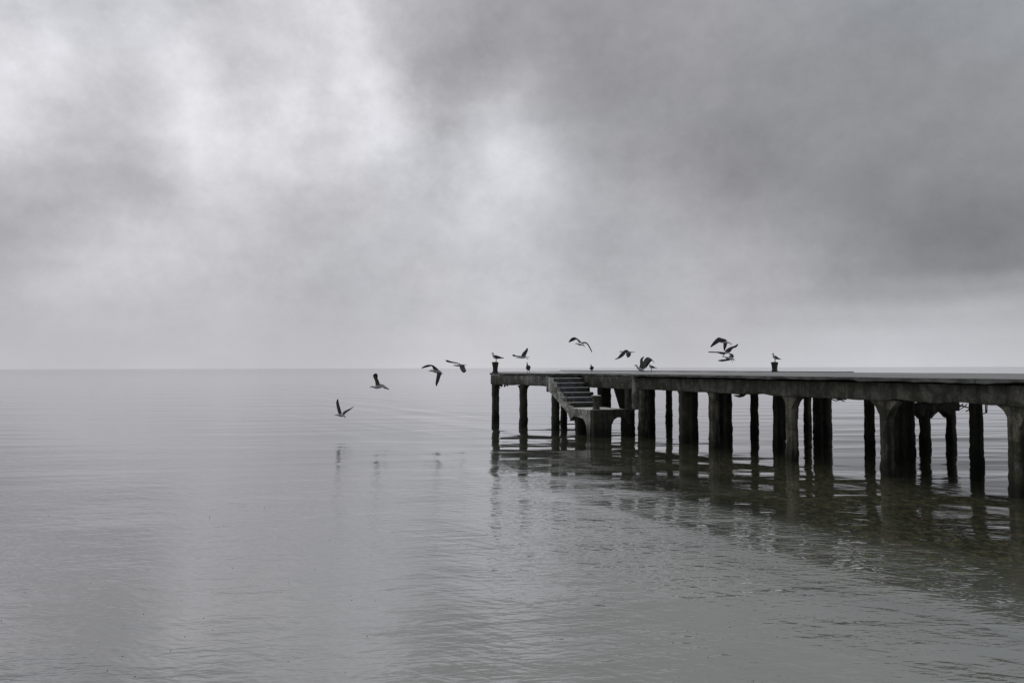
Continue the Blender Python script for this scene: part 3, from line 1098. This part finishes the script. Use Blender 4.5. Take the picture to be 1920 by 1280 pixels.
gull('gull flying low above the pier head beside the perched one, one wing upright', *c5, 30.2,
     [(494, 441, 1), (506, 440, 3), (520, 438, 9), (545, 436, 9), (580, 438, 14), (620, 438, 15), (665, 434, 9), (700, 433, 5, 14), (730, 430, 2, 20)],
     wings=[[(600, 424, 650, 434, .05), (560, 412, 590, 428, .2), (510, 410, 535, 424, .38), (468, 390, 490, 422, .5), (440, 388, 448, 415, .58)],
            [(586, 420, 656, 424, -.05), (604, 372, 672, 380, -.18), (640, 332, 690, 338, -.32), (668, 300, 697, 308, -.42), (684, 278, 692, 284, -.48)]],
     legs=[[(672, 448), (690, 464), (704, 470)]])
gull('gull standing on the front edge of the pier head, round dark back to the camera', *c5, 29.6,
     [(672, 523, 2), (676, 523, 5), (682, 524, 11), (684, 545, 10), (686, 568, 17), (696, 588, 38), (704, 612, 38), (712, 634, 22), (722, 646, 6)], dark_back=True,
     legs=[[(684, 630), (682, 660), (682, 690)], [(716, 630), (720, 660), (720, 690)]], ground=DK,
     folded=[(690, 566, 12, 16), (696, 588, 34, 20), (702, 612, 36, 20), (712, 636, 18, 12), (724, 650, 6, 4)], swing=(.1, -1, 0))
gull('small gull standing alone on the deck behind the top of the steps', *c5, 37,
     [(1719, 556, 2), (1723, 556, 4), (1728, 557, 10), (1729, 570, 10), (1733, 584, 18), (1738, 600, 35), (1741, 618, 33), (1746, 634, 16), (1750, 642, 4)], dark_back=True,
     legs=[[(1732, 630), (1731, 650), (1731, 668)], [(1752, 628), (1753, 650), (1753, 668)]], ground=deckz(P(1109, 0, 37)),
     folded=[(1733, 582, 12, 14), (1738, 600, 32, 18), (1742, 616, 32, 18), (1748, 634, 14, 9), (1752, 644, 4, 3)], swing=(.1, -1, 0))
gull('highest gull, arching its wings above the pier with feet trailing', *c5, 29,
     [(1462, 217, 1), (1474, 213, 3.5), (1490, 208, 9), (1506, 213, 9), (1530, 222, 15), (1560, 227, 16), (1590, 228, 10), (1612, 228, 5, 12), (1630, 230, 2, 16)],
     wings=[[(1530, 190, 1592, 210, -.05), (1500, 142, 1560, 178, -.18), (1465, 106, 1492, 144, -.32), (1410, 120, 1440, 164, -.45), (1360, 184, 1372, 190, -.52)],
            [(1584, 188, 1596, 214, .05), (1640, 184, 1630, 204, .22), (1685, 218, 1668, 226, .38), (1722, 284, 1704, 286, .5), (1750, 345, 1740, 352, .58)]],
     legs=[[(1596, 232), (1612, 252), (1622, 256)], [(1606, 232, .04), (1622, 262, .04), (1634, 272, .04)]])
gull('gull flapping above the deck with both dark wings swept down, pale tail behind', *c6, 31,
     [(284, 577, 1), (304, 565, 4), (338, 552, 15), (372, 558, 14), (420, 564, 22), (490, 562, 26), (570, 566, 20), (650, 570, 12, 20), (736, 556, 3, 30)],
     wings=[[(470, 505, 560, 560, -.05), (410, 540, 490, 570, -.18), (325, 620, 430, 650, -.32), (262, 705, 340, 720, -.42), (176, 765, 196, 770, -.5)],
            [(490, 570, 610, 572, -.02), (478, 612, 610, 616, .1), (486, 655, 600, 660, .2), (504, 692, 570, 694, .28), (520, 718, 532, 720, .33)]])
gull('large gull landing on the deck with big olive-lit wings lifted and neck stretched left', *c6, 35.5,
     [(682, 930, 3), (706, 926, 7), (750, 920, 22), (768, 950, 20), (790, 985, 26), (840, 1020, 36), (900, 1040, 32), (950, 1058, 14, 30), (990, 1072, 5, 40)],
     wings=[[(820, 985, 940, 1030, .08), (850, 900, 950, 930, .2), (853, 800, 945, 850, .35), (872, 740, 925, 770, .45), (945, 686, 962, 696, .5)],
            [(880, 960, 960, 1020, -.08), (960, 780, 1040, 960, -.2), (1040, 706, 1105, 860, -.32), (1140, 740, 1180, 800, -.45), (1225, 850, 1245, 860, -.5)]],
     legs=[[(880, 1050), (930, 1072)]], ground=None)
gull('small gull standing on the deck under the landing gull', *c6, 35.8,
     [(1084, 894, 1.5), (1094, 892, 5), (1112, 890, 14), (1108, 915, 13), (1112, 942, 22), (1145, 965, 32), (1195, 975, 26), (1250, 984, 12, 20), (1304, 996, 4, 12)],
     legs=[[(1148, 990), (1150, 1030), (1146, 1078)], [(1164, 990, .05), (1166, 1030, .05), (1160, 1078, .05)]], ground=deckz(P(1222, 0, 35.8)),
     folded=[(1125, 930, 10, 14), (1155, 948, 24, 26), (1200, 966, 24, 24), (1255, 984, 13, 12), (1312, 996, 4, 4)])
gull('uppermost gull of the tumbling trio above the middle of the deck', *c7, 32,
     [(446, 248, 1), (458, 246, 4), (474, 243, 11), (496, 244, 11), (540, 246, 17), (590, 244, 18), (640, 250, 12), (680, 266, 5, 16), (722, 286, 2, 22)],
     wings=[[(500, 172, 610, 215, -.05), (440, 140, 520, 235, -.2), (390, 158, 450, 240, -.32), (310, 240, 370, 285, -.45), (246, 336, 268, 346, -.55)],
            [(528, 252, 612, 252, .08), (524, 300, 598, 300, .2), (524, 345, 584, 350, .32), (528, 385, 566, 385, .42), (536, 420, 550, 422, .48)]],
     legs=[[(650, 262), (690, 305)]])
gull('middle gull of the tumbling trio, wings spread wide left and up right', *c7, 32.8,
     [(486, 552, 1), (498, 549, 4), (514, 536, 10), (524, 516, 10), (540, 488, 16), (566, 468, 20), (596, 460, 14), (622, 464, 5, 16), (645, 470, 2, 20)],
     wings=[[(520, 452, 570, 485, -.05), (450, 443, 490, 496, -.2), (370, 442, 400, 470, -.34), (280, 440, 290, 462, -.46), (200, 442, 204, 458, -.55)],
            [(552, 430, 592, 486, .05), (610, 376, 668, 448, .2), (680, 340, 728, 374, .34), (764, 315, 796, 350, .46), (834, 272, 838, 296, .55)]])
gull('lowest gull of the tumbling trio, wings curled around its fanned tail', *c7, 31.2,
     [(500, 548, 1), (514, 547, 3.5), (532, 548, 9), (558, 556, 11), (600, 572, 24), (650, 586, 32), (700, 590, 28), (735, 600, 8, 34), (762, 620, 2, 44)],
     wings=[[(600, 575, 660, 625, -.05), (560, 600, 600, 636, -.2), (500, 604, 545, 644, -.34), (450, 614, 480, 650, -.44), (400, 630, 410, 638, -.52)],
            [(630, 570, 700, 600, .05), (655, 520, 735, 560, .18), (690, 486, 745, 540, .3), (660, 478, 720, 500, .38), (620, 482, 650, 500, .44)]],
     legs=[[(690, 615), (716, 668)], [(728, 610), (744, 640)]])
gull('gull perched on the black bollard at the far edge of the deck', *c7, 28.7,
     [(1541, 488, 1.5), (1558, 487, 6), (1580, 486, 17), (1580, 510, 14), (1586, 540, 22), (1608, 562, 30), (1648, 578, 26), (1700, 595, 12, 18), (1742, 604, 4, 12)],
     legs=[[(1610, 590), (1612, 620), (1608, 652)], [(1624, 590, .05), (1626, 620, .05), (1622, 652, .05)]], ground=B2.z + .36 * 1.0,
     folded=[(1596, 536, 10, 14), (1620, 550, 24, 26), (1656, 574, 22, 24), (1705, 594, 12, 12), (1750, 606, 4, 4)])
